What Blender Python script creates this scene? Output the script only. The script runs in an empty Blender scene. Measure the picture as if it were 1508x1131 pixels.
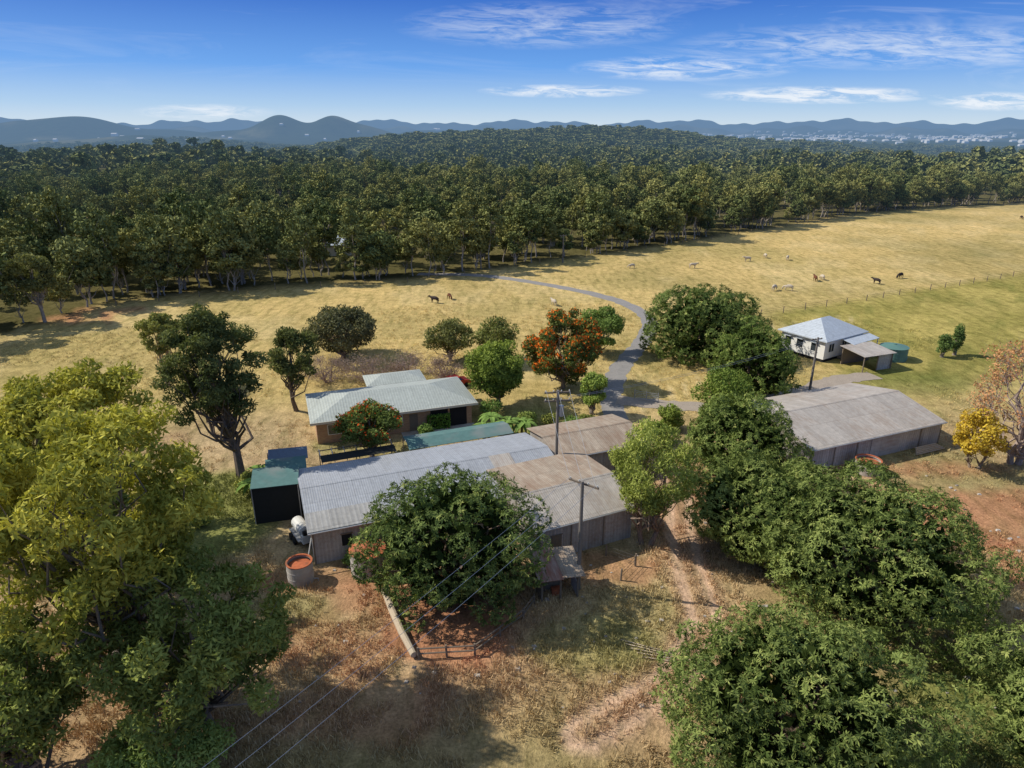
import bpy, math, random
import numpy as np
from mathutils import Vector, Matrix
R_=math.radians
scene=bpy.context.scene
random.seed(7)
# ------------------------------------------------------------------ helpers
def link(o): scene.collection.objects.link(o); return o
def empty(name,x,y,z=0,rot=0):
    o=bpy.data.objects.new(name,None); o.location=(x,y,z); o.rotation_euler=(0,0,rot); o.empty_display_size=.3
    return link(o)
class NT:
    def __init__(s,nt): s.nt=nt; nt.nodes.clear()
    def n(s,t,**k):
        nd=s.nt.nodes.new(t)
        for a,b in k.items(): setattr(nd,a,b)
        return nd
    def set(s,sock,v):
        if isinstance(v,bpy.types.NodeSocket): s.nt.links.new(v,sock)
        else: sock.default_value=v
    def m(s,op,a,b=None,c=None,clamp=False):
        nd=s.n('ShaderNodeMath',operation=op,use_clamp=clamp)
        s.set(nd.inputs[0],a)
        if b is not None: s.set(nd.inputs[1],b)
        if c is not None: s.set(nd.inputs[2],c)
        return nd.outputs[0]
    def mix(s,f,a,b,bt='MIX'):
        nd=s.n('ShaderNodeMix',data_type='RGBA',blend_type=bt)
        s.set(nd.inputs[0],f)
        for i,v in ((6,a),(7,b)):
            if not isinstance(v,bpy.types.NodeSocket) and len(v)==3: v=(*v,1)
            s.set(nd.inputs[i],v)
        return nd.outputs[2]
    def ramp(s,f,stops):
        nd=s.n('ShaderNodeValToRGB'); cr=nd.color_ramp
        while len(cr.elements)<len(stops): cr.elements.new(.5)
        for e,(p,c) in zip(cr.elements,stops):
            e.position=p; e.color=(c,c,c,1) if isinstance(c,(int,float)) else (*c,1)
        s.set(nd.inputs[0],f); return nd.outputs[0]
    def noise(s,vec,scale,detail=4,rough=.55,dist=0):
        nd=s.n('ShaderNodeTexNoise'); s.set(nd.inputs['Vector'],vec)
        nd.inputs['Scale'].default_value=scale; nd.inputs['Detail'].default_value=detail
        nd.inputs['Roughness'].default_value=rough; nd.inputs['Distortion'].default_value=dist
        return nd.outputs[0]
    def mapping(s,vec,sc=(1,1,1),loc=(0,0,0),rot=(0,0,0)):
        nd=s.n('ShaderNodeMapping'); s.set(nd.inputs[0],vec)
        nd.inputs['Scale'].default_value=sc; nd.inputs['Location'].default_value=loc; nd.inputs['Rotation'].default_value=rot
        return nd.outputs[0]
    def bump(s,h,strength=.3,dist=.05):
        nd=s.n('ShaderNodeBump'); s.set(nd.inputs['Height'],h)
        nd.inputs['Strength'].default_value=strength; nd.inputs['Distance'].default_value=dist
        return nd.outputs[0]
    def pbsdf(s,col,rough=.8,metal=0,spec=.3,normal=None):
        b=s.n('ShaderNodeBsdfPrincipled')
        if not isinstance(col,bpy.types.NodeSocket): col=(*col[:3],1)
        s.set(b.inputs['Base Color'],col); s.set(b.inputs['Roughness'],rough)
        b.inputs['Metallic'].default_value=metal; b.inputs['Specular IOR Level'].default_value=spec
        if normal is not None: s.set(b.inputs['Normal'],normal)
        return b.outputs[0]
    def diff(s,col,normal=None):
        b=s.n('ShaderNodeBsdfDiffuse')
        if not isinstance(col,bpy.types.NodeSocket): col=(*col[:3],1)
        s.set(b.inputs[0],col)
        if normal is not None: s.set(b.inputs['Normal'],normal)
        return b.outputs[0]
    def haze(s,sh):  # blue glow mixed into surfaces by distance, painted stand-in for hazy air
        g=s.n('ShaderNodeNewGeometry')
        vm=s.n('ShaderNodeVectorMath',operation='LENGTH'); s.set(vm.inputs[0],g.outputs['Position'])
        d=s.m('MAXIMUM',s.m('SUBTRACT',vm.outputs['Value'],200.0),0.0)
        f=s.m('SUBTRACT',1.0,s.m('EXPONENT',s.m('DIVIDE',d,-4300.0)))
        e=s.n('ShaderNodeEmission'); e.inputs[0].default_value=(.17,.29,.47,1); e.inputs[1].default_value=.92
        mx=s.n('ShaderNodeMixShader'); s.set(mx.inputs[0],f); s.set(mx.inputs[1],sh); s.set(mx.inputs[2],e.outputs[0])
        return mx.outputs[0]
    def out(s,sh):
        o=s.n('ShaderNodeOutputMaterial'); s.nt.links.new(sh,o.inputs[0])
def newmat(name):
    m=bpy.data.materials.new(name); m.use_nodes=True
    return m,NT(m.node_tree)
def simple(name,col,rough=.8,metal=0,var=.25,scale=3,spec=.3,dirt=None,bump=0):
    m,t=newmat(name); tc=t.n('ShaderNodeTexCoord').outputs['Object']
    n=t.noise(tc,scale,4); n2=t.noise(tc,scale*.23,2)
    c=t.mix(n,tuple(x*(1-var) for x in col),tuple(min(1,x*(1+var)) for x in col))
    if dirt: c=t.mix(t.ramp(n2,[(.45,0.),(.7,1.)]),c,dirt)
    t.out(t.pbsdf(c,rough,metal,spec,t.bump(n,.4,bump) if bump else None)); return m
def corrugated(name,base,rust=(.2,.08,.035),amt=.3,axis='x',pitch=.25,metal=.1,rough=.5,panels=.05,seams=.14):
    m,t=newmat(name); tc=t.n('ShaderNodeTexCoord').outputs['Object']
    sx=t.n('ShaderNodeSeparateXYZ'); t.set(sx.inputs[0],tc)
    co=sx.outputs[0] if axis=='x' else sx.outputs[1]; oc=sx.outputs[1] if axis=='x' else sx.outputs[0]
    w=t.m('SINE',t.m('MULTIPLY',co,2*math.pi/pitch))
    pid=t.m('FLOOR',t.m('DIVIDE',co,.78)); pid2=t.m('FLOOR',t.m('DIVIDE',oc,3.1))
    wn=t.n('ShaderNodeTexWhiteNoise',noise_dimensions='2D'); cb=t.n('ShaderNodeCombineXYZ')
    t.set(cb.inputs[0],pid); t.set(cb.inputs[1],pid2); t.set(wn.inputs['Vector'],cb.outputs[0])
    st=t.mapping(tc,(3,.3,3) if axis=='x' else (.3,3,3))
    n1=t.noise(st,1.3,6,.65); n2=t.noise(tc,.3,3,.6); n3=t.noise(tc,2.5,4,.7)
    c=t.mix(wn.outputs[0],tuple(b*(1-panels) for b in base),tuple(min(1,b*(1+panels)) for b in base))
    seam=t.m('LESS_THAN',t.m('FRACT',t.m('DIVIDE',co,.78)),.06)
    lap=t.m('LESS_THAN',t.m('FRACT',t.m('DIVIDE',oc,3.1)),.025)
    c=t.mix(t.m('MULTIPLY',t.m('MAXIMUM',seam,lap),seams),c,tuple(b*.4 for b in base))
    c=t.mix(1.0,c,t.ramp(w,[(0,.88),(1,1.04)]),'MULTIPLY')
    c=t.mix(1.0,c,t.ramp(n3,[(.3,.84),(.7,1.12)]),'MULTIPLY')
    rf=t.m('ADD',t.m('MULTIPLY',n1,.6),t.m('MULTIPLY',n2,.4))
    rf=t.ramp(rf,[(.62-amt*.4,0.),(.78-amt*.3,1.)])
    c=t.mix(t.m('MULTIPLY',rf,min(.9,amt*1.7)),c,rust)
    t.out(t.pbsdf(c,rough,metal,.35,t.bump(w,.25,.02))); return m

def mesh_obj(name,verts,faces,mat,parent=None,smooth=False):
    me=bpy.data.meshes.new(name); me.from_pydata([tuple(v) for v in verts],[],faces); me.update()
    o=bpy.data.objects.new(name,me); link(o)
    if mat: me.materials.append(mat)
    if smooth:
        for p in me.polygons: p.use_smooth=True
    if parent: o.parent=parent
    return o
BF=[(0,3,2,1),(4,5,6,7),(0,1,5,4),(1,2,6,5),(2,3,7,6),(3,0,4,7)]
def box(name,x0,x1,y0,y1,z0,z1,mat,parent=None):
    v=[(x0,y0,z0),(x1,y0,z0),(x1,y1,z0),(x0,y1,z0),(x0,y0,z1),(x1,y0,z1),(x1,y1,z1),(x0,y1,z1)]
    return mesh_obj(name,v,BF,mat,parent)
def slab(name,c4,th,mat,parent=None):
    v=[(p[0],p[1],p[2]-th) for p in c4]+list(c4)
    return mesh_obj(name,v,BF,mat,parent)
def tubegeo(pts,rad,m=7):
    pts=np.array(pts,float); k=len(pts); V=[]; ang=np.linspace(0,2*np.pi,m,endpoint=False)
    for i in range(k):
        t=pts[min(i+1,k-1)]-pts[max(i-1,0)]; t/=np.linalg.norm(t)+1e-9
        a=np.array([1,0,0]) if abs(t[0])<.8 else np.array([0,1,0])
        u=np.cross(t,a); u/=np.linalg.norm(u); w=np.cross(t,u)
        V.append(pts[i]+rad[i]*(np.cos(ang)[:,None]*u+np.sin(ang)[:,None]*w))
    V=np.concatenate(V); F=[]
    for i in range(k-1):
        for j in range(m):
            a=i*m+j; b=i*m+(j+1)%m
            F.append((a,b,b+m,a+m))
    return V,np.array(F)
def tube(name,pts,rad,mat,parent=None,m=8,cap=True):
    V,F=tubegeo(pts,rad,m); F=[tuple(f) for f in F]
    if cap: F.append(tuple(range(m))[::-1]); F.append(tuple(range(len(V)-m,len(V))))
    return mesh_obj(name,V,F,mat,parent)
def lathe(name,prof,mat,parent=None,m=32):
    V=[];F=[]
    for r,z in prof:
        for j in range(m):
            a=2*math.pi*j/m; V.append((r*math.cos(a),r*math.sin(a),z))
    for i in range(len(prof)-1):
        for j in range(m):
            a=i*m+j;b=i*m+(j+1)%m; F.append((a,b,b+m,a+m))
    return mesh_obj(name,V,F,mat,parent,smooth=False)

# ------------------------------------------------------------------ materials
def leafmat(name,kind,gain=1.3):
    m,t=newmat(name); at=t.n('ShaderNodeAttribute',attribute_name='col').outputs[0]
    if kind=='forest':
        oi=t.n('ShaderNodeObjectInfo').outputs['Random']
        c=t.mix(1.0,at,t.ramp(oi,[(0,(.58*gain,.68*gain,.62*gain)),(.35,(.86*gain,.92*gain,.84*gain)),(.7,(1.08*gain,1.05*gain,.92*gain)),(1,(1.32*gain,1.22*gain,1.0*gain))]),'MULTIPLY')
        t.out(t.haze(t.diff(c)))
    elif kind=='grass': t.out(t.diff(at))
    else:
        c=t.mix(1.0,at,(gain,gain,gain),'MULTIPLY'); d=t.diff(c)
        tr=t.n('ShaderNodeBsdfTranslucent'); t.set(tr.inputs[0],t.mix(1.0,c,(1.2,1.25,.6),'MULTIPLY'))
        mx=t.n('ShaderNodeMixShader'); mx.inputs[0].default_value=.2; t.set(mx.inputs[1],d); t.set(mx.inputs[2],tr.outputs[0])
        t.out(mx.outputs[0])
    return m
def barkmat():
    m,t=newmat('bark'); at=t.n('ShaderNodeAttribute',attribute_name='col').outputs[0]
    tc=t.n('ShaderNodeTexCoord').outputs['Object']
    n=t.noise(t.mapping(tc,(6,6,1.2)),1.5,2,.65)
    t.out(t.diff(t.mix(1.0,at,t.ramp(n,[(.2,.5),(.8,1.4)]),'MULTIPLY'))); return m
LEAF=leafmat('leaf','near',1.42); FLEAF=leafmat('forest_leaf','forest',1.4); GRASSM=leafmat('grass_blade','grass'); BARK=barkmat()
M_timber=simple('weathered_timber',(.2,.16,.12),.9,bump=.02,scale=8)
M_pole=simple('pole_timber',(.2,.18,.16),.9,scale=5)
M_paletimber=simple('pale_timber',(.46,.38,.28),.9,scale=6,bump=.02)
M_steel=simple('galvanised_steel',(.4,.41,.42),.45,.4)
M_wire=simple('wire',(.06,.06,.06),.5,.5)
M_dark=simple('dark_opening',(.015,.015,.017),.8)
M_glass=simple('window_glass',(.04,.05,.06),.1,spec=.8,var=.1)
M_white=simple('white_paint',(.78,.77,.73),.6,var=.05,scale=2)
M_cream=simple('cream_trim',(.6,.56,.46),.6,var=.06)
M_conc=simple('concrete',(.42,.39,.35),.9,var=.25,scale=2.5,dirt=(.26,.22,.19),bump=.02)
M_rust=simple('rusted_iron',(.42,.12,.05),.85,var=.5,scale=4,dirt=(.2,.09,.05))
M_shade=simple('black_shadecloth',(.02,.022,.022),.95)
M_teal=simple('teal_shadecloth',(.09,.18,.17),.85,var=.3,scale=2,dirt=(.17,.21,.2))
M_tarp=simple('grey_blue_tarp',(.12,.16,.22),.7)
M_gtank=simple('green_tank_plastic',(.1,.2,.17),.5,var=.15)
M_plastic=simple('white_plastic',(.6,.6,.57),.4,var=.1)
M_red=simple('red_paint',(.45,.04,.03),.35,var=.1)
M_tyre=simple('tyre_rubber',(.02,.02,.02),.8)
M_hide_w=simple('pale_hide',(.5,.43,.33),.8,var=.1)
M_hide_b=simple('brown_hide',(.13,.045,.02),.8,var=.2)
M_hide_k=simple('black_hide',(.03,.02,.018),.7,var=.2)
M_roofgrey=corrugated('grey_roof_iron',(.37,.39,.42),(.28,.26,.24),.25,'x',.19,.1,.55,.05,.25)
M_roofpatch=corrugated('weathered_patch_iron',(.36,.355,.34),(.2,.18,.16),.3,'x',.38,.1,.6,.1,.35)
M_roofbrown=corrugated('rusty_roof_iron',(.40,.33,.255),(.22,.13,.08),.46,'x',.19,.05,.8,.12,.3)
M_rooflight=corrugated('weathered_roof_iron',(.45,.41,.365),(.28,.2,.14),.36,'x',.19,.08,.7,.1,.3)
M_wallx=corrugated('wall_iron',(.44,.42,.39),(.26,.17,.12),.36,'x',.3,.1,.65,.15,.2)
M_wally=corrugated('side_wall_iron',(.44,.42,.39),(.26,.17,.12),.36,'y',.3,.1,.65,.15,.2)
M_roofgreen=corrugated('pale_green_roof_iron',(.42,.455,.42),(.34,.35,.31),.15,'x',.3,.05,.55,.04)
M_roofwhite=corrugated('pale_blue_roof_iron',(.5,.55,.6),(.4,.42,.42),.12,'x',.3,.1,.5,.03)
M_roofrust=corrugated('rust_roof_iron',(.4,.32,.28),(.25,.1,.06),.62,'x',.25,.1,.8)
def brick():
    m,t=newmat('brick'); tc=t.n('ShaderNodeTexCoord').outputs['Object']
    sx=t.n('ShaderNodeSeparateXYZ'); t.set(sx.inputs[0],tc); cb=t.n('ShaderNodeCombineXYZ')
    t.set(cb.inputs[0],t.m('ADD',sx.outputs[0],sx.outputs[1])); t.set(cb.inputs[1],sx.outputs[2])
    b=t.n('ShaderNodeTexBrick'); t.set(b.inputs[0],cb.outputs[0]); b.inputs['Scale'].default_value=1
    b.inputs['Brick Width'].default_value=.24; b.inputs['Row Height'].default_value=.085; b.inputs['Mortar Size'].default_value=.01
    b.inputs[1].default_value=(.48,.27,.13,1); b.inputs[2].default_value=(.36,.17,.08,1); b.inputs[3].default_value=(.4,.36,.3,1)
    t.out(t.pbsdf(b.outputs[0],.9)); return m
M_brick=brick()

# ------------------------------------------------------------------ terrain
EX=[-400,-150,-110,-88,-80,-50,-23.7,13.5,50,133,250,600,2000]
EY=[-200,40,75,98,130,146,153,179,206,276,345,540,1200]
def edge(x): return np.interp(x,EX,EY)
def sst(a,b,x): t=np.clip((x-a)/(b-a),0,1); return t*t*(3-2*t)
HILLS=[(-2700,4500,240,350,118),(-3050,4500,200,350,80),(-3500,4400,300,400,128),(-2250,4700,330,300,64),(-1430,4500,150,250,104),(-1700,4500,240,300,58),
 (-1130,4500,120,200,92),(-1270,4600,250,300,46),(-940,4600,220,200,62),(-600,5200,300,300,60),(-1900,3600,500,300,26),(-4300,4600,600,500,130),
 (0,1350,260,250,43),(290,1450,220,260,34),(560,1500,240,250,25),(-330,1300,220,200,20),(-700,1600,300,250,14),(-1200,2600,400,300,26),(900,2500,500,300,18)]
def hgt(x,y):
    x=np.asarray(x,float); y=np.asarray(y,float); d=np.hypot(x,y)
    s=sst(300,600,d)
    z=s*(6*np.sin(x/150+1)*np.cos(y/180)+4*np.sin(x/83+y/120)-4)-36*sst(650,1700,d)+8*sst(1500,2500,d)*np.sin(x/310+1)*np.sin(y/410)
    for a,b,c,e,h in HILLS: z=z+h*np.exp(-((x-a)/c)**2-((y-b)/e)**2)
    az=np.arctan2(x,y)
    rid=.5*np.sin(az*31+1)+.35*np.sin(az*73+2)+.25*np.sin(az*151)+.15*np.sin(az*307+1)
    z=z+np.exp(-((d-11500)/900)**2)*(150+46*rid)+np.exp(-((d-8200)/500)**2)*(55+26*np.sin(az*47+3)+16*np.sin(az*119))
    return z*sst(290,400,d)
th=np.concatenate([np.arange(-55,55.01,.16),np.arange(58,302.1,3.05)]); th=np.radians(th)
nr=330; rr=np.concatenate([[0.5],np.geomspace(3,40000,nr)])
TH,RR=np.meshgrid(th,rr); GX=RR*np.sin(TH); GY=RR*np.cos(TH)
GX=GX.ravel(); GY=GY.ravel(); GZ=hgt(GX,GY)
nT=len(th); nR=len(rr)
ii,jj=np.meshgrid(np.arange(nR-1),np.arange(nT),indexing='ij')
j2=(jj+1)%nT
Fq=np.stack([ii*nT+jj,ii*nT+j2,(ii+1)*nT+j2,(ii+1)*nT+jj],-1).reshape(-1,4)[:,::-1]
def vnoise(x,y,sc,seed=0):
    x=x/sc+seed*17.3; y=y/sc+seed*9.1
    xi=np.floor(x);yi=np.floor(y);fx=x-xi;fy=y-yi;fx=fx*fx*(3-2*fx);fy=fy*fy*(3-2*fy)
    def h(a,b): v=np.sin(a*127.1+b*311.7+seed)*43758.5453; return v-np.floor(v)
    return (h(xi,yi)*(1-fx)+h(xi+1,yi)*fx)*(1-fy)+(h(xi,yi+1)*(1-fx)+h(xi+1,yi+1)*fx)*fy
def fb(x,y,sc,seed=0): return .55*vnoise(x,y,sc,seed)+.3*vnoise(x,y,sc*.47,seed+1)+.15*vnoise(x,y,sc*.21,seed+2)
def segd(x,y,pts):
    best=np.full(x.shape,1e9)
    for (ax,ay),(bx,by) in zip(pts[:-1],pts[1:]):
        t=np.clip(((x-ax)*(bx-ax)+(y-ay)*(by-ay))/((bx-ax)**2+(by-ay)**2+1e-9),0,1)
        best=np.minimum(best,np.hypot(x-ax-t*(bx-ax),y-ay-t*(by-ay)))
    return best
TRACK=[(12.5,70),(15.5,62),(15.6,56),(14.3,50),(13.6,43),(13.4,38),(10,33),(4,29)]
PADTRACK=[(14,76),(30,90),(36,108),(60,118)]
CLEAR=[(78,398,34,16),(-62,482,40,14),(40,520,30,14),(300,620,60,18)]
def zone(x,y):
    n=x.shape[0]; c=np.tile(np.array([.46,.345,.20]),(n,1))
    def put(mask,col):
        m=np.clip(mask,0,1)[:,None]; c[:]=c*(1-m)+np.array(col)*m
    f1=fb(x,y,9,1); f2=fb(x,y,22,3); f3=fb(x,y,4,5)
    pad=sst(66,82,y+8*(f1-.5))
    put(pad,(.54,.405,.175)); put(pad*sst(.42,.66,f2)*.7,(.39,.315,.13)); put(pad*sst(.5,.66,f1)*.35,(.62,.49,.26))
    put((1-pad)*sst(.46,.62,f1)*.6,(.37,.235,.14))
    put((1-pad)*sst(.52,.68,f2)*.55,(.27,.245,.095))
    gb=np.interp(x,[30,45,119,400],[118,120,157,300])
    gm=sst(44,50,x+3*(f1-.5))*sst(-3,1,gb-y)*sst(82,90,y)
    put(gm,(.31,.27,.085)); put(gm*sst(.42,.6,f1)*.65,(.45,.37,.13)); put(gm*sst(.55,.65,f3)*.6,(.2,.2,.06))
    for (a,b,ra,rb,s) in [(-26,53,6,8,.85),(-14,66,8,2.5,.5),(2,72,8,5,.6),(14,64,3,6,.4),(52,86,10,5,.5),(36,84,6,4,.3),(44,74,8,4,.3),(24,24,14,6,.8),(30,32,9,3,.8),(5,36,5,3,.4),(-16,39,4,2.5,.4)]:
        q=((x-a)/ra)**2+((y-b)/rb)**2+1.2*(f1-.5); put(sst(1.2,.6,q)*s,(.19,.22,.06))
    for (a,b,ra,rb,s) in [(-4.5,38,5,4.5,1),(-9,41,5,3,.6),(40,52,11,5,.8),(47,45,10,6,.75),(31,56,6,2.5,.7),(6,44.5,5,2.4,.6),(-14,43,5,2,.5),(-12,36,6,3,.45),(-8,31,6,3,.4),(14,55,4,8,.4),(38,61,12,1.6,.6),(12,69,4,4,.4),(-80,118,12,3,.8),(-75,124,9,2.5,.7)]:
        q=((x-a)/ra)**2+((y-b)/rb)**2+1.6*(f3-.5)+.8*(f1-.5); put(sst(1.25,.5,q)*s,(.42,.205,.12))
    st=segd(x,y,TRACK)
    put(sst(2.2,1.2,st+1.5*(f3-.5))*.5,(.45,.29,.19)); put(sst(.6,.2,np.abs(st-.85))*.8,(.58,.40,.29))
    sp=segd(x,y,PADTRACK); put(sst(.5,.1,np.abs(sp-.8))*.35,(.62,.52,.34))
    ed=edge(x)
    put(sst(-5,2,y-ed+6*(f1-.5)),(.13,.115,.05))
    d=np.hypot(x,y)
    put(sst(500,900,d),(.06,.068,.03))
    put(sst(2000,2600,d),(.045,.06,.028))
    big=fb(x,y,400,7); put(sst(2500,3200,d)*sst(.56,.66,big)*.6,(.2,.18,.09))
    for (a,b,ra,rb) in CLEAR:
        put(sst(1.3,.8,((x-a)/ra)**2+((y-b)/rb)**2),(.45,.36,.15))
    return c
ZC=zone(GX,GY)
me=bpy.data.meshes.new('ground')
def fill(me,V,F,mi=None,col=None,smooth=False):
    V=np.asarray(V,np.float32); F=np.asarray(F,np.int32)
    me.vertices.add(len(V)); me.vertices.foreach_set('co',V.ravel())
    k=F.shape[1]; me.loops.add(F.size); me.loops.foreach_set('vertex_index',F.ravel())
    me.polygons.add(len(F)); me.polygons.foreach_set('loop_start',np.arange(0,F.size,k,dtype=np.int32))
    if mi is not None: me.polygons.foreach_set('material_index',np.asarray(mi,np.int32))
    me.polygons.foreach_set('use_smooth',np.full(len(F),smooth))
    if col is not None:
        a=me.color_attributes.new(name='col',type='FLOAT_COLOR',domain='POINT')
        a.data.foreach_set('color',np.concatenate([col,np.ones((len(col),1))],1).astype(np.float32).ravel())
    me.update(calc_edges=True); me.validate()
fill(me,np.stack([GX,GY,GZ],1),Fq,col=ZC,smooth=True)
ground=link(bpy.data.objects.new('ground',me))
m,t=newmat('grassland'); g=t.n('ShaderNodeNewGeometry').outputs['Position']
at=t.n('ShaderNodeAttribute',attribute_name='col').outputs[0]
n2=t.noise(g,.7,5,.68,.4); n3=t.noise(g,5,2,.7); n4=t.noise(g,.02,5,.7)
n5=t.noise(t.mapping(g,(1.6,.35,1),rot=(0,0,.6)),.5,4,.7)
c=t.mix(1.0,at,t.ramp(n2,[(.25,.6),(.75,1.34)]),'MULTIPLY')
c=t.mix(1.0,c,t.ramp(n3,[(.25,.62),(.75,1.36)]),'MULTIPLY')
c=t.mix(1.0,c,t.ramp(n4,[(.3,(.66,.70,.64)),(.7,(1.28,1.22,1.18))]),'MULTIPLY')
c=t.mix(t.m('MULTIPLY',t.ramp(n5,[(.48,0.),(.64,1.)]),.6),c,t.mix(1.0,c,(.48,.54,.44),'MULTIPLY'))
hh=t.m('ADD',n3,t.m('MULTIPLY',n2,1.5))
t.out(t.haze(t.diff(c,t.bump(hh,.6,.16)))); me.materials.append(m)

# ------------------------------------------------------------------ roads
def catmull(P,n=10):
    P=[P[0]]+list(P)+[P[-1]]; out=[]
    for i in range(1,len(P)-2):
        p0,p1,p2,p3=[np.array(P[i+k],float) for k in(-1,0,1,2)]
        for s in range(n):
            u=s/n; out.append(.5*((2*p1)+(-p0+p2)*u+(2*p0-5*p1+4*p2-p3)*u*u+(-p0+3*p1-3*p2+p3)*u**3))
    out.append(np.array(P[-2],float)); return np.array(out)
def ribbon(name,P,w,mat,z=.012):
    C=catmull(P); T=np.gradient(C,axis=0); T/=np.linalg.norm(T,axis=1)[:,None]; N=np.stack([-T[:,1],T[:,0]],1)
    V=[];F=[]; rs=np.random.default_rng(3)
    offs=[-.5,-.25,0,.25,.5]
    for i in range(len(C)):
        for k,o in enumerate(offs):
            ww=w*(o+(rs.uniform(-.09,.09) if k in(0,4) else 0)); p=C[i]+N[i]*ww
            V.append((p[0],p[1],z+(.015 if k==2 else 0)))
    for i in range(len(C)-1):
        for k in range(4): a=i*5+k; F.append((a,a+1,a+6,a+5))
    return mesh_obj(name,V,F,mat)
def roadmat(name,a,b):
    m,t=newmat(name); g=t.n('ShaderNodeNewGeometry').outputs['Position']
    n=t.noise(g,.8,6,.7); n2=t.noise(g,9,4,.7)
    c=t.mix(n,a,b); c=t.mix(1.0,c,t.ramp(n2,[(.3,.75),(.7,1.25)]),'MULTIPLY')
    t.out(t.pbsdf(c,.9,0,.2,t.bump(n2,.4,.03))); return m
M_asph=roadmat('asphalt',(.18,.175,.17),(.33,.31,.29)); M_gravel=roadmat('gravel',(.26,.22,.18),(.4,.34,.28))
ROAD=[(-22,158),(-8.5,156.8),(.9,151.6),(11,143.4),(19.8,133.5),(24,122.8),(23.8,114.3),(20.6,103.7),(15.6,92.2),(12.7,81.5),(12.2,74.9),(12.5,69)]
DRIVE=[(13.2,79.5),(20,77.5),(28,77.5),(37.5,82.2),(44,86.5),(50,88.5)]
ribbon('asphalt_road',ROAD,2.8,M_asph); ribbon('gravel_driveway',DRIVE,3.0,M_gravel,.036)

# ------------------------------------------------------------------ vegetation generators
def unit(n,rng):
    v=rng.normal(size=(n,3)); return v/np.linalg.norm(v,axis=1)[:,None]
class MB:
    def __init__(s): s.V=[];s.F=[];s.M=[];s.C=[];s.n=0
    def add(s,V,F,mi,C):
        s.V.append(V); s.F.append(np.asarray(F)+s.n); s.M.append(np.full(len(F),mi)); s.C.append(C); s.n+=len(V)
    def leaves(s,C,A,N,L,W,col):
        A=A/np.linalg.norm(A,axis=1)[:,None]; B=np.cross(A,N); B/=np.linalg.norm(B,axis=1)[:,None]+1e-9
        L=np.broadcast_to(L,len(C))[:,None]; W=np.broadcast_to(W,len(C))[:,None]
        V=np.stack([C-A*L/2,C+B*W/2,C+A*L/2,C-B*W/2],1).reshape(-1,3)
        F=np.arange(len(V)).reshape(-1,4); s.add(V,F,1,np.repeat(col,4,0))
    def tube(s,p,r,col,m=6):
        V,F=tubegeo(p,r,m); s.add(V,F,0,np.tile(np.array(col),(len(V),1)))
    def mesh(s,name,leaf=None):
        me=bpy.data.meshes.new(name); fill(me,np.concatenate(s.V),np.concatenate(s.F),np.concatenate(s.M),np.clip(np.concatenate(s.C),0,1))
        me.materials.append(BARK); me.materials.append(leaf or LEAF); return me
def lerpc(a,b,t): return np.array(a)*(1-t)[:,None]+np.array(b)*t[:,None]
def branch(p0,p1,rng,k=5,wob=.06):
    p0=np.array(p0,float);p1=np.array(p1,float); L=np.linalg.norm(p1-p0)
    P=[p0+(p1-p0)*i/(k-1)+(rng.normal(size=3)*wob*L if 0<i<k-1 else 0)+np.array([0,0,-.06*L*math.sin(math.pi*i/(k-1))]) for i in range(k)]
    return P
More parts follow.
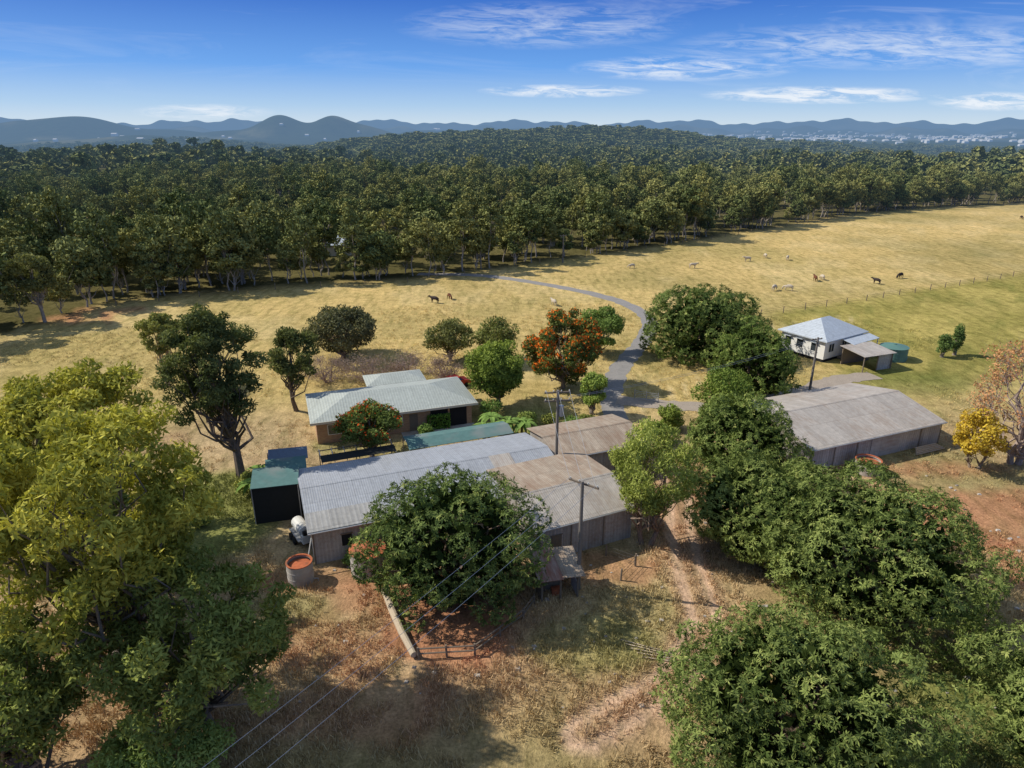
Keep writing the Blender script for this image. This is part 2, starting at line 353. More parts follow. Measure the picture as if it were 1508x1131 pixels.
def mango_mesh(name,R,H,seed,dark=(.05,.075,.02),light=(.2,.24,.07),Lf=.27,dens=10,new=(.25,.28,.085),kf=1.):
    rng=np.random.default_rng(seed); b=MB()
    K=int((82*(R/6)+14)*kf)
    i=np.arange(K)+.5; ph=np.arccos(1-1.62*i/K); tt=np.pi*(1+5**.5)*i
    D=np.stack([np.cos(tt)*np.sin(ph),np.sin(tt)*np.sin(ph),np.cos(ph)],1)+rng.normal(size=(K,3))*.16
    D/=np.linalg.norm(D,axis=1)[:,None]
    zc=H*.42; ax=np.array([R,R,H*.58])
    lob=1+.09*np.sin(D[:,0]*3+seed)+.09*np.sin(D[:,1]*4+seed*2)+.06*np.sin(D[:,2]*6+seed)
    rc=R*rng.uniform(.11,.24,K); C=D*(ax-rc[:,None]*.6)*lob[:,None]*rng.uniform(.82,1.08,K)[:,None]+np.array([0,0,zc])
    C[:,2]=np.maximum(C[:,2],rc*.8+.5)
    P=[];N=[];T=[]
    cb=rng.uniform(0,1,K)
    for k in range(K):
        n=int(dens*2*np.pi*rc[k]**2*1.3); d=unit(n,rng)
        d=d[(d@D[k])>-.45]; q=C[k]+d*rc[k]*rng.uniform(.82,1.1,len(d))[:,None]*np.array([1,1,.85])
        dist=np.linalg.norm(q[:,None]-C[None],axis=2)/rc[None]; dist[:,k]=9
        ok=(dist.min(1)>.8)&(q[:,2]>.35); q=q[ok]; P.append(q); N.append(d[ok]*.85+D[k]*.15); T.append(np.full(len(q),cb[k]))
    P=np.concatenate(P);N=np.concatenate(N);T=np.concatenate(T);N/=np.linalg.norm(N,axis=1)[:,None]
    n=len(P); up=np.array([0,0,1.]); t1=np.cross(N,unit(n,rng)); t1/=np.linalg.norm(t1,axis=1)[:,None]; t2=np.cross(N,t1)
    sc=rng.uniform(.7,1.3,n)
    rt=np.clip(.5*T+.75*rng.random(n)-.15,0,1); newf=(rng.random(n)<.04+.08*T)
    nl=8
    for j in range(nl):
        a=2*np.pi*j/nl+rng.uniform(-.45,.45,n)
        d=(np.cos(a)[:,None]*t1+np.sin(a)[:,None]*t2)*.85+N*rng.uniform(-.1,.8,n)[:,None]-up*.45+rng.normal(size=(n,3))*.18
        d/=np.linalg.norm(d,axis=1)[:,None]; L=Lf*sc*rng.uniform(.7,1.25,n)
        col=lerpc(dark,light,np.clip(rt+rng.normal(size=n)*.16,0,1)); col[newf]=np.array(new)*rng.uniform(.7,1.1,(newf.sum(),1))
        b.leaves(P+d*L[:,None]*.5,d,N+rng.normal(size=(n,3))*.35,L,L*.28,col)
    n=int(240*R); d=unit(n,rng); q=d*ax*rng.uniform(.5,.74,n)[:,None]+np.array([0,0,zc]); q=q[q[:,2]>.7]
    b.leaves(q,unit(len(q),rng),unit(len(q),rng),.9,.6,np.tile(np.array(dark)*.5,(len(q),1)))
    bk=(.16,.12,.09); b.tube([(0,0,-.1),(0.05,0,1),(.1,.05,2.3)],[.45,.36,.3],bk,8)
    for k in range(0,K,max(1,K//14)): b.tube(branch((.1,.05,2),C[k]*np.array([.85,.85,.9]),rng),[.2,.15,.11,.07,.03],bk)
    return b.mesh(name)
def tree_mesh(name,H,R,z0,seed,nc=22,rc=(.2,.34),per=260,leaf=(.4,.14),dark=(.05,.07,.02),light=(.15,.17,.05),bark=(.25,.21,.17),
              trunk=.28,droop=.3,flat=.75,flower=None,ff=0,lean=(0,0),top=1.0,shell=.45,off=(0,0),stems=1,spread=1,twigs=0,hz=0.,mat=None,nb=60,lobes=0):
    rng=np.random.default_rng(seed); b=MB()
    zc=(H+z0)/2; az=(H-z0)/2
    D=unit(nc,rng); r=rng.uniform(shell,1,nc)**.6
    if lobes:
        LD_=unit(lobes,rng); LD_[:,2]=np.abs(LD_[:,2])*.8-.1; w=(D@LD_.T).max(1); r=r*(.62+.5*np.clip(w,0,1)**2.5)
    RC=R*rng.uniform(rc[0],rc[1],nc)
    C=D*r[:,None]*np.array([max(.1,R-RC.mean()),max(.1,R-RC.mean()),max(.1,az-RC.mean()*.6)])
    if top!=1.0:
        zz=(C[:,2]/az+1)/2; s=1+(top-1)*zz; C[:,0]*=s; C[:,1]*=s
    C+=np.array([off[0],off[1],zc])
    base=[]
    for st in range(stems):
        ang=st*2.4; bx,by=(.0,.0) if stems==1 else (.35*math.cos(ang),.35*math.sin(ang))
        tp=np.array([off[0]*.7+bx*3+lean[0],off[1]*.7+by*3+lean[1],z0+(H-z0)*.55])
        TP=branch((bx,by,-.15),tp,rng,6,.03)
        b.tube(TP,[trunk*x for x in(1.15,.9,.78,.62,.45,.25)],bark,8); base.append(TP)
    for k in range(min(nc,nb)):
        TP=base[k%stems]; i=min(4,max(1,int((C[k,2]/H)*4.2)))
        if TP[i][2]>C[k,2]: i=max(1,i-1)
        r0=trunk*[.9,.7,.5,.4,.3][i]
        b.tube(branch(TP[i],C[k],rng,5,.07),[r0*.7,r0*.5,r0*.36,r0*.22,r0*.08],bark,5)
        for _ in range(twigs):
            e=C[k]+unit(1,rng)[0]*RC[k]*1.15; e[2]+=RC[k]*.4
            b.tube(branch(C[k]-(C[k]-TP[i])*.2*rng.random(),e,rng,4,.1),[r0*.25,r0*.14,r0*.08,r0*.03],bark,3)
    cb=rng.uniform(0,1,nc)
    for k in range(nc):
        n=int(per*(RC[k]/RC.mean())**2)
        if n<1: continue
        d=unit(n,rng); rad=rng.uniform(.25,1.08,n)**.5
        sub=unit(9,rng); w=(d@sub.T).max(1); rad*=.66+.44*w**3
        q=C[k]+d*rad[:,None]*RC[k]*np.array([1,1,flat])
        A=unit(n,rng)-np.array([0,0,droop]); N=unit(n,rng)+np.array([0,0,.6])+d*.7
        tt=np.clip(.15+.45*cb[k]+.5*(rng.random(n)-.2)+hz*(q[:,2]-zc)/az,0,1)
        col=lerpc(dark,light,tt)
        if flower is not None:
            fm=(rng.random(n)<ff*(.3+1.4*cb[k]))&(d[:,2]>-.1)&(rad>.6); col[fm]=np.array(flower)*rng.uniform(.7,1.2,(fm.sum(),1))
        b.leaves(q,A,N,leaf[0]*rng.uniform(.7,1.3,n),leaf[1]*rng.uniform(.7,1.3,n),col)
    return b.mesh(name,mat)
def place(name,me,x,y,rot=0,s=1,z=0):
    o=bpy.data.objects.new(name,me); o.location=(x,y,z); o.rotation_euler=(0,0,rot); o.scale=(s,s,s); return link(o)

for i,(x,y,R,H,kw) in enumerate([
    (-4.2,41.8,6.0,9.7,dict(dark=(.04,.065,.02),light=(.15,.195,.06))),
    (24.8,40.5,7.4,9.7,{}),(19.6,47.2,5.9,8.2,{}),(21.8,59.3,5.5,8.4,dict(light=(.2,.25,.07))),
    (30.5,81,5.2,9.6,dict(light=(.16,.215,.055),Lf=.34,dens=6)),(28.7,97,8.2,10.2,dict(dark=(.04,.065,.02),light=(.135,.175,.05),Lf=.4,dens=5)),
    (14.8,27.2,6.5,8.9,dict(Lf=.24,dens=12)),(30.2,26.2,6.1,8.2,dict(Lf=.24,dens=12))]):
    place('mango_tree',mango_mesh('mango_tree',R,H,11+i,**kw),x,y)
G1=dict(dark=(.08,.12,.025),light=(.25,.3,.065))
place('green_tree',tree_mesh('green_tree',7.8,3.9,.6,41,34,(.22,.34),380,(.34,.14),(.06,.1,.022),(.22,.27,.06),flat=.9),23.9,71)
place('light_green_tree',tree_mesh('light_green_tree',11.4,3.9,2.6,42,56,(.17,.28),300,(.34,.085),(.1,.13,.03),(.33,.36,.09),(.24,.18,.14),.22,.9,.9,stems=2,hz=.15),10.9,47.6)
place('shrub',tree_mesh('shrub',3.6,2.1,.2,43,14,(.3,.45),250,(.3,.12),trunk=.12,**G1),17.9,70.5)
place('shrub',tree_mesh('shrub',2.6,1.6,.2,44,12,(.3,.45),200,(.3,.12),trunk=.1,**G1),15.6,67.0)
LY=dict(dark=(.09,.11,.022),light=(.42,.385,.075),bark=(.2,.17,.14))
LD=dict(dark=(.055,.08,.025),light=(.24,.265,.07),bark=(.2,.17,.14))
place('eucalyptus_tree',tree_mesh('eucalyptus_tree',21,8.4,5.0,51,150,(.085,.165),190,(.46,.15),trunk=.5,droop=.6,flat=.68,shell=.35,top=.82,hz=.25,lobes=9,**LY),-21.8,31)
place('eucalyptus_tree',tree_mesh('eucalyptus_tree',12.0,6.6,1.0,52,110,(.1,.18),190,(.4,.13),trunk=.35,droop=.5,flat=.68,shell=.35,hz=.22,lobes=8,**LD),-17.0,29.2)
place('eucalyptus_tree',tree_mesh('eucalyptus_tree',17.2,7.8,4,53,90,(.11,.2),190,(.5,.18),trunk=.4,flat=.65,lobes=7,hz=.15,**LY),-34,47)
place('eucalyptus_tree',tree_mesh('eucalyptus_tree',12.6,5.8,2,54,64,(.13,.23),200,(.46,.17),trunk=.35,flat=.65,lobes=6,**LD),-28.5,40)
place('eucalyptus_tree',tree_mesh('eucalyptus_tree',11.0,5.8,.6,56,80,(.12,.2),190,(.4,.13),trunk=.35,flat=.65,lobes=6,**LD),-25.4,26.0)
place('shrub',tree_mesh('shrub',4.6,3.8,.2,55,44,(.18,.28),260,(.3,.1),(.1,.15,.04),(.28,.34,.1),trunk=.14),-17.8,25.4)
place('silky_oak_tree',tree_mesh('silky_oak_tree',19,6.4,3.6,61,84,(.11,.21),250,(.42,.14),(.035,.05,.022),(.14,.155,.055),(.16,.13,.11),.42,.4,.65,shell=.4,top=.7,off=(-1.2,0),lobes=6,hz=.1),-26.6,59.6)
place('silky_oak_tree',tree_mesh('silky_oak_tree',11.9,4.0,2.2,62,36,(.17,.3),230,(.42,.15),(.04,.055,.022),(.15,.16,.055),(.16,.13,.1),.28,.4,.7,lobes=5),-26.0,76)
place('gum_tree',tree_mesh('gum_tree',10.8,3.8,3.2,63,26,(.18,.3),230,(.42,.16),(.09,.1,.03),(.26,.26,.08),(.3,.24,.18),.2,.4,.75,stems=2,lobes=4),-45.4,84)
place('fig_tree',tree_mesh('fig_tree',7.8,6.0,1.2,64,50,(.18,.28),240,(.45,.2),(.045,.05,.028),(.17,.165,.085),(.15,.12,.1),.35,.2,.8,shell=.8),-25,96)
place('wattle_tree',tree_mesh('wattle_tree',6.8,4.8,.6,65,36,(.18,.3),190,(.4,.17),(.06,.07,.03),(.22,.22,.08),lobes=5),-9.0,95)
place('wattle_tree',tree_mesh('wattle_tree',7.2,4.8,.6,66,36,(.18,.3),190,(.4,.17),(.07,.085,.03),(.24,.25,.08),lobes=5),-2.6,94)
place('leafy_tree',tree_mesh('leafy_tree',9.2,5.2,.4,67,60,(.18,.3),330,(.4,.15),(.06,.09,.022),(.22,.27,.055),hz=.2,lobes=7),-1.8,77.5)
place('flame_tree',tree_mesh('flame_tree',11.2,5.8,.6,68,70,(.16,.26),320,(.4,.18),(.05,.065,.02),(.15,.18,.05),flower=(.6,.14,.022),ff=.34,flat=.85,hz=.1),6.7,83.5)
place('jacaranda_tree',tree_mesh('jacaranda_tree',7.6,4.4,.8,69,34,(.22,.34),300,(.42,.15),(.07,.11,.03),(.19,.26,.07),flat=.6),13.2,98)
place('garden_tree',tree_mesh('garden_tree',5.6,2.6,.4,70,24,(.22,.34),330,(.34,.14),(.09,.14,.03),(.27,.33,.08),lobes=4),9.6,75)
place('african_tulip_tree',tree_mesh('african_tulip_tree',7.4,4.3,.8,71,46,(.18,.29),300,(.36,.16),(.05,.07,.022),(.17,.215,.06),flower=(.6,.08,.02),ff=.16,lobes=6),-14.4,63.0)
for k,(x,y,r) in enumerate([(-25,86,4.2),(-19.5,86,4.4),(-14,87.5,4.2),(-9,86,3.2)]):
    place('bare_shrub',tree_mesh('bare_shrub',4.0,r,.1,72+40*k,34,(.2,.32),80,(.28,.06),(.15,.11,.09),(.30,.225,.19),(.36,.27,.24),.12,0,.8,stems=3,twigs=10),x,y)
place('autumn_tree',tree_mesh('autumn_tree',14.2,6.8,1.6,74,50,(.13,.22),80,(.3,.15),(.28,.15,.07),(.5,.27,.13),(.34,.27,.23),.3,0,.8,twigs=12,stems=2),51,62)
place('yellow_tree',tree_mesh('yellow_tree',6.4,3.2,1.4,75,26,(.18,.3),140,(.32,.17),(.28,.22,.03),(.52,.37,.05),(.25,.2,.15),.14,0,.8,twigs=5,stems=2),46.3,61)
for (x,y,h) in [(64,96.5,4.2),(66.4,97.5,4.8)]:
    place('cypress_tree',tree_mesh('cypress_tree',h,1.5,.2,int(h*10),24,(.35,.5),160,(.3,.12),(.05,.08,.03),(.14,.2,.06),top=.4,shell=.1),x,y)
for k,(x,y,h,r) in enumerate([(-93,99,17,5.5),(-86,104,15,5),(-98,90,18,6),(-82,116,14,5),(-88,88,12,4.6),(-106,84,17,6)]):
    place('gum_tree',tree_mesh('gum_tree',h,r,h*.25,400+k,34,(.18,.3),190,(.6,.25),(.05,.06,.025),(.21,.21,.08),(.36,.31,.26),.28,.4,.7,lobes=6,hz=.15),x,y)
for k,(x,y,h,r) in enumerate([(-9.6,68.8,1.5,1.3),(1.6,71.5,1.8,1.6),(4.5,72,1.4,1.3),(6.8,70.6,1.6,1.3),(3,69,1.1,1.1),(8.7,72,1.3,1.2),(-2.5,74,2.6,1.8),(-26.5,50.5,1.2,1),(-24.4,56,2.4,1.5),(-12.6,45.0,1.1,.8)]):
    place('garden_shrub',tree_mesh('garden_shrub',h,r,.1,80+k,10,(.35,.5),130,(.28,.12),(.07,.11,.03),(.2+.05*(k%3),.29,.08),trunk=.06),x,y)
def banana(seed):
    rng=np.random.default_rng(seed); b=MB()
    for s in range(4):
        o=np.array([rng.normal()*.6,rng.normal()*.6,0]); hh=rng.uniform(1.6,2.4)
        b.tube([o,o+[0,0,hh*.5],o+[0,0,hh]],[.14,.11,.08],(.2,.22,.08),6)
        for j in range(8):
            a=j*2.4+rng.random(); d=np.array([math.cos(a),math.sin(a),0])
            pts=[o+[0,0,hh]+d*u*1.6+np.array([0,0,1.2*u-1.6*u*u]) for u in np.linspace(0,1,6)]
            side=np.array([-d[1],d[0],0]); V=[];F=[]
            for i,p in enumerate(pts):
                w=.26*math.sin(math.pi*min(.97,max(.05,i/5))); V+= [p-side*w,p+[0,0,-.04],p+side*w]
            for i in range(5): F+=[(i*3,i*3+1,i*3+4,i*3+3),(i*3+1,i*3+2,i*3+5,i*3+4)]
            V=np.array(V); b.add(V,F,1,np.tile(np.array([.13,.2,.05])*rng.uniform(.7,1.4),(len(V),1)))
    return b.mesh('banana_plant')
bm_=banana(5)
for x,y,r in [(-2.6,67.6,0),(-1,68.6,1.3),(.6,67.8,2.2),(-23.3,55.2,.4)]: place('banana_plant',bm_,x,y,r)

# ------------------------------------------------------------------ instanced scatter
def scatter(name,P,rot,scl,idx,protos):
    col=bpy.data.collections.new(name+'_prototypes')
    for k,pm in enumerate(protos):
        o=bpy.data.objects.new('%s_prototype_%02d'%(name,k),pm); col.objects.link(o)
    me=bpy.data.meshes.new(name); me.vertices.add(len(P)); me.vertices.foreach_set('co',np.asarray(P,np.float32).ravel())
    a=me.attributes.new('rotz','FLOAT_VECTOR','POINT'); rv=np.zeros((len(P),3),np.float32); rv[:,2]=rot; a.data.foreach_set('vector',rv.ravel())
    a=me.attributes.new('scl','FLOAT_VECTOR','POINT'); a.data.foreach_set('vector',np.asarray(scl,np.float32).ravel())
    a=me.attributes.new('pid','INT','POINT'); a.data.foreach_set('value',np.asarray(idx,np.int32))
    o=link(bpy.data.objects.new(name,me))
    ng=bpy.data.node_groups.new(name,'GeometryNodeTree')
    ng.interface.new_socket('Geometry',in_out='INPUT',socket_type='NodeSocketGeometry')
    ng.interface.new_socket('Geometry',in_out='OUTPUT',socket_type='NodeSocketGeometry')
    N=ng.nodes; L=ng.links
    gi=N.new('NodeGroupInput'); go=N.new('NodeGroupOutput'); ip=N.new('GeometryNodeInstanceOnPoints')
    ci=N.new('GeometryNodeCollectionInfo'); ci.inputs['Collection'].default_value=col
    ci.inputs['Separate Children'].default_value=True; ci.inputs['Reset Children'].default_value=True
    def na(nm,tp):
        n=N.new('GeometryNodeInputNamedAttribute'); n.data_type=tp; n.inputs[0].default_value=nm
        return [q for q in n.outputs if q.enabled][0]
    e=N.new('FunctionNodeEulerToRotation'); L.new(na('rotz','FLOAT_VECTOR'),e.inputs[0])
    L.new(gi.outputs[0],ip.inputs['Points']); L.new(ci.outputs[0],ip.inputs['Instance'])
    ip.inputs['Pick Instance'].default_value=True
    L.new(na('pid','INT'),ip.inputs['Instance Index']); L.new(e.outputs[0],ip.inputs['Rotation']); L.new(na('scl','FLOAT_VECTOR'),ip.inputs['Scale'])
    L.new(ip.outputs[0],go.inputs[0])
    md=o.modifiers.new('scatter','NODES'); md.node_group=ng
    return o
rg=np.random.default_rng(99)
FD=dict(dark=(.062,.075,.032),light=(.235,.24,.095),bark=(.36,.32,.27),mat=FLEAF)
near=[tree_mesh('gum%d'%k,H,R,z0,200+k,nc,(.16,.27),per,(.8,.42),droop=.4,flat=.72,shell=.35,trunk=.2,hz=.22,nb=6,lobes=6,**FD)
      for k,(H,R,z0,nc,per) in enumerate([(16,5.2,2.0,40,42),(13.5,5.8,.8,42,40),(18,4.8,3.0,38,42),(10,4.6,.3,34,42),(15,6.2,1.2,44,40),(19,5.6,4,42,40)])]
far=[tree_mesh('fargum%d'%k,[14,11,17,13][k],5.2,.5,300+k,14,(.2,.4),22,(2.2,1.4),droop=.2,flat=.75,shell=.5,trunk=.2,dark=(.06,.072,.03),light=(.215,.22,.088),bark=(.2,.18,.15),mat=FLEAF,nb=0,lobes=4,hz=.2) for k in range(4)]
def samp(n,d0,d1,half=50):
    az=np.radians(rg.uniform(-half,half,n)); d=np.sqrt(rg.uniform(d0*d0,d1*d1,n)); return d*np.sin(az),d*np.cos(az)
def keep(x,y):
    k=(y-edge(x)>1.5+3*rg.random(len(x)))
    for (a,b,ra,rb) in CLEAR+[(-52,184,6,8),(-60,205,8,7)]:
        k&=(((x-a)/ra)**2+((y-b)/rb)**2>1)
    return k
x1,y1=samp(2700,80,430); k=keep(x1,y1)&(fb(x1,y1,30,17)>.3); x1,y1=x1[k],y1[k]
ex=rg.uniform(-110,330,240); ey=edge(ex)+rg.uniform(-1,8,240)
kk=(((ex+52)/6)**2+((ey-184)/9)**2>1); x1=np.r_[x1,ex[kk]]; y1=np.r_[y1,ey[kk]]
x2,y2=samp(4600,430,1050); k=keep(x2,y2)&(fb(x2,y2,90,19)>.32); x2,y2=x2[k],y2[k]
x3,y3=samp(9000,1050,3100,46); k=keep(x3,y3)&(fb(x3,y3,260,11)>.3); x3,y3=x3[k],y3[k]
hx_=rg.uniform(-720,850,5200); hy_=rg.uniform(1000,1520,5200); x3=np.r_[x3,hx_]; y3=np.r_[y3,hy_]
def sc(n,a,b): s=rg.uniform(a,b,n)[:,None]*np.array([1,1,1]); s[:,2]*=rg.uniform(.8,1.15,n); return s
scatter('gum_forest',np.stack([x1,y1,hgt(x1,y1)-.1],1),rg.uniform(0,6.28,len(x1)),sc(len(x1),.6,1.08),rg.integers(0,6,len(x1)),near)
P2=np.stack([np.r_[x2,x3],np.r_[y2,y3],hgt(np.r_[x2,x3],np.r_[y2,y3])-.5],1)
S2=np.r_[sc(len(x2),.65,1.6)*np.array([1.05,1.05,.85]),sc(len(x3),.8,1.7)*np.array([1.6,1.6,.6])]
scatter('distant_forest',P2,rg.uniform(0,6.28,len(P2)),S2,rg.integers(0,4,len(P2)),far)

# grass: one mesh of dry blades in clumps
BUILD=[(-15.4,44.7,21,22,10.6),(1.6,44.8,25,9,9),(4.3,56.4,22,9,7),(-21.9,50.6,15,4,8),(-20.8,66.4,20,17.5,9),(29.2,60,22,18,12),(45.1,93.7,33,9.5,7.5),(48.6,90.5,20,5,4)]
def blocked(x,y):
    b=np.zeros(len(x),bool)
    for (ox,oy,an,L,Dp) in BUILD:
        c,s_=math.cos(R_(an)),math.sin(R_(an)); u=(x-ox)*c+(y-oy)*s_; v=-(x-ox)*s_+(y-oy)*c
        b|=(u>-.4)&(u<L+.4)&(v>-.4)&(v<Dp+.4)
    b|=segd(x,y,ROAD)<1.7; b|=segd(x,y,DRIVE)<1.8
    b|=(np.abs(segd(x,y,TRACK)-.85)<.4)
    b|=(((x+4.5)/4)**2+((y-38)/3.5)**2<1)
    return b
gx,gy=samp(24000,20,66,44); w=fb(gx,gy,5,21); k=(~blocked(gx,gy))&(w>.40); gx,gy=gx[k],gy[k]
hx,hy=samp(12000,66,130,42); w2=fb(hx,hy,9,22); k=(~blocked(hx,hy))&(w2>.5)&(hy<edge(hx)); hx,hy=hx[k],hy[k]
X=np.r_[gx,hx];Y=np.r_[gy,hy]; zc_=zone(X,Y)
sg=rg.uniform(.3,1.1,len(X)); sg=np.where((Y<36)&(X<12),sg*1.3,sg); sg=np.where(zc_[:,0]>zc_[:,1]*1.75,sg*.55,sg)
nbld=np.where(Y<66,14,9); I=np.repeat(np.arange(len(X)),nbld); nn=len(I)
p=rg.normal(size=(nn,3))*.2*sg[I,None]; p[:,0]+=X[I]; p[:,1]+=Y[I]; p[:,2]=0
d=rg.normal(size=(nn,3))*.4; d[:,2]=1; d/=np.linalg.norm(d,axis=1)[:,None]; L=.42*sg[I]*rg.uniform(.5,1.2,nn)
colg=np.clip(zc_[I]*rg.uniform(.85,1.6,(nn,1))*np.array([1.04,1.04,.96])+.02,0,.8)
gm_=MB(); gm_.leaves(p+d*L[:,None]*.5,d,unit(nn,rg),L,.05,colg); o=link(bpy.data.objects.new('grass',gm_.mesh('grass',GRASSM)))

# ------------------------------------------------------------------ buildings
def gable_shed(name,x,y,ang,L,D,he,hr,hb,yr,mr1,mr2,mwx=M_wallx,mwy=M_wally,oh=.3,doors=()):
    p=empty(name,x,y,0,R_(ang)); w=.08
    box('front_wall',0,L,0,w,0,he-.06,mwx,p); box('back_wall',0,L,D-w,D,0,hb-.06,mwx,p)
    for nm,xa in (('left_wall',0),('right_wall',L-w)):
        prof=[(w,0),(D-w,0),(D-w,hb-.1),(yr,hr-.1),(w,he-.1)]
        V=[(xa,a,b) for a,b in prof]+[(xa+w,a,b) for a,b in prof]
        F=[(4,3,2,1,0),(5,6,7,8,9)]+[(i,(i+1)%5,(i+1)%5+5,i+5) for i in range(5)]
        mesh_obj(nm,V,F,mwy,p)
    s1=(hr-he)/yr; s2=(hr-hb)/(D-yr)
    slab('roof_front',[(-oh,-oh,he-s1*oh),(L+oh,-oh,he-s1*oh),(L+oh,yr,hr),(-oh,yr,hr)],.05,mr1,p)
    slab('roof_back',[(-oh,yr+.003,hr),(L+oh,yr+.003,hr),(L+oh,D+oh,hb-s2*oh),(-oh,D+oh,hb-s2*oh)],.05,mr2,p)
    slab('ridge_cap',[(-oh,yr-.16,hr-s1*.16+.02),(L+oh,yr-.16,hr-s1*.16+.02),(L+oh,yr,hr+.025),(-oh,yr,hr+.025)],.015,mr1,p)
    tube('gutter',[(-oh,-oh-.08,he-s1*oh-.06),(L+oh,-oh-.08,he-s1*oh-.06)],[.07,.07],M_steel,p,6)
    for k,(a,b,z0,z1,mt) in enumerate(doors):
        box('door_%d'%k,a,b,-.05,-.003,z0,z1,mt,p); box('door_frame_%d'%k,a-.08,b+.08,-.065,-.052,z1,z1+.1,M_timber,p)
    for k in range(int(L//3)+1):
        box('post_%d'%k,k*3+.02,k*3+.14,-.03,-.004,0,he-.15,M_timber,p) if not any(a-.2<k*3<b+.1 for a,b,*_ in doors) else None
    return p
sh=gable_shed('machinery_shed',-15.4,45.0,21,21.8,10.6,3.1,4.05,3.1,5.3,M_roofgrey,M_roofgrey,doors=[(2.2,3.0,1.2,2.2,M_dark),(5.5,7.5,0,2.3,M_dark)])
slab('roof_sheet_patch',[(-.28,-.28,3.085),(5.6,-.28,3.085),(5.6,2.0,3.49),(-.28,2.0,3.49)],.02,M_roofpatch,sh)
slab('roof_patch_small',[(5.61,-.28,3.085),(8.6,-.28,3.085),(8.6,1.2,3.345),(5.61,1.2,3.345)],.02,M_roofpatch,sh)
tube('downpipe',[(-.05,-.32,3),(-.05,-.2,2.6),(-.9,-1.6,.1)],[.05,.05,.05],M_plastic,sh,6)
slab('roof_light_strip',[(16.2,.2,3.2),(18.2,.2,3.2),(18.2,5.2,4.09),(16.2,5.2,4.09)],.02,M_rooflight,sh)
gable_shed('iron_shed',1.9,45.1,25,8.8,8.9,3.2,4.3,3.95,3.6,M_rooflight,M_roofbrown,doors=[(1.3,2.2,0,2.1,M_timber)])
gable_shed('storage_shed',4.4,57.2,22,9.4,6.8,3.2,3.9,3.3,3.4,M_roofbrown,M_roofbrown)
sb=gable_shed('long_shed',29.4,60.3,22,18,12,2.6,3.9,2.7,6,M_rooflight,M_rooflight,M_wallx,doors=[(8,12,0,2.2,M_wally)])
for k in range(5): box('stacked_board_%d'%k,13+.1*k,17.2-.2*k,-1.5+.12*k,-1.39+.12*k,.1+.12*k,.2+.12*k,M_paletimber,sb)
p=empty('small_rusty_shed',2.1,40.4,0,R_(14))
for k,(a,b) in enumerate([(0,0),(2.7,0),(0,2.4),(2.7,2.4),(1.4,0)]): box('post_%d'%k,a,a+.12,b,b+.12,0,2.0,M_timber,p)
box('back_wall',.15,2.68,2.44,2.5,0,2.0,M_roofrust,p); box('side_wall',.02,.08,.15,2.36,0,1.9,M_timber,p); box('side_panel',2.74,2.8,.15,1.5,0,1.2,M_wally,p)
slab('roof',[(-.3,-.4,2.1),(1.55,-.4,2.05),(1.5,2.9,2.6),(-.35,2.8,2.65)],.05,M_roofrust,p)
slab('roof_right',[(1.56,-.3,2.1),(3.2,-.35,2.0),(3.2,2.7,2.55),(1.51,2.75,2.63)],.05,M_roofbrown,p)
box('inner_clutter',.5,1.8,1.2,1.8,0,.9,M_timber,p); box('clutter_crate',1.0,1.7,.5,1.0,0,.5,M_rust,p)
p=empty('shade_house',-22.0,50.8,0,R_(15))
for nm,a in (('front_cloth',(0,3.7,0,.04)),('back_cloth',(0,3.7,2.96,3.0))): box(nm,*a,0,3.4,M_shade,p)
for nm,a in (('left_cloth',(0,.04,.045,2.955)),('right_cloth',(3.66,3.7,.045,2.955))): box(nm,*a,0,3.4,M_shade,p)
slab('roof_cloth',[(-.1,-.1,3.5),(3.8,-.1,3.45),(3.8,3.1,3.75),(-.1,3.1,3.8)],.05,M_teal,p)
for k,(a,b) in enumerate([(-.08,-.08),(3.7,-.08),(-.08,3.0),(3.7,3.0)]): box('post_%d'%k,a,a+.08,b,b+.08,0,3.4,M_steel,p)
p=empty('shade_shelter',-22.2,54.6,0,R_(18))
slab('roof_cloth',[(0,0,2.9),(3.6,0,2.8),(3.6,2.4,3.0),(0,2.4,3.1)],.05,M_teal,p)
slab('tarp',[(.2,2.7,2.7),(3.8,2.7,2.6),(3.8,5,2.75),(.2,5,2.9)],.05,M_tarp,p)
for k,(a,b) in enumerate([(.05,.05),(3.45,.05),(.05,4.8),(3.45,4.8)]): box('post_%d'%k,a,a+.08,b,b+.08,0,2.6,M_steel,p)
box('side_cloth',.1,3.5,2.3,2.34,0,2.75,M_shade,p)
p=empty('shade_pergola',-17.6,56.6,0,R_(21))
for k in range(7):
    box('rail_%d'%k,k*1.15,k*1.15+.07,0,3.2,2.75,2.83,M_steel,p)
for k,yy in enumerate((0,1.6,3.2)): box('beam_%d'%k,-.1,7.2,yy,yy+.08,2.6,2.68,M_timber,p)
for k,(a,b) in enumerate([(0,0.1),(7,.1),(0,3.1),(7,3.1),(3.5,3.1)]): box('post_%d'%k,a,a+.08,b,b+.08,0,2.59,M_timber,p)
slab('cloth',[(0,.1,2.9),(7,.1,2.9),(7,1.5,2.95),(0,1.5,2.95)],.03,M_shade,p)
p=empty('shade_cloth_shelter',-9.9,59.4,0,R_(21))
slab('cloth_front',[(0,0,2.9),(10.8,0,2.9),(10.8,1.6,3.25),(0,1.6,3.25)],.04,M_teal,p); slab('cloth_back',[(0,1.603,3.25),(10.8,1.603,3.25),(10.8,3.2,2.9),(0,3.2,2.9)],.04,M_teal,p)
for k in range(5):
    for q,yy in enumerate((.05,3.05)): box('post_%d_%d'%(k,q),k*2.65,k*2.65+.08,yy,yy+.08,0,2.8,M_steel,p)
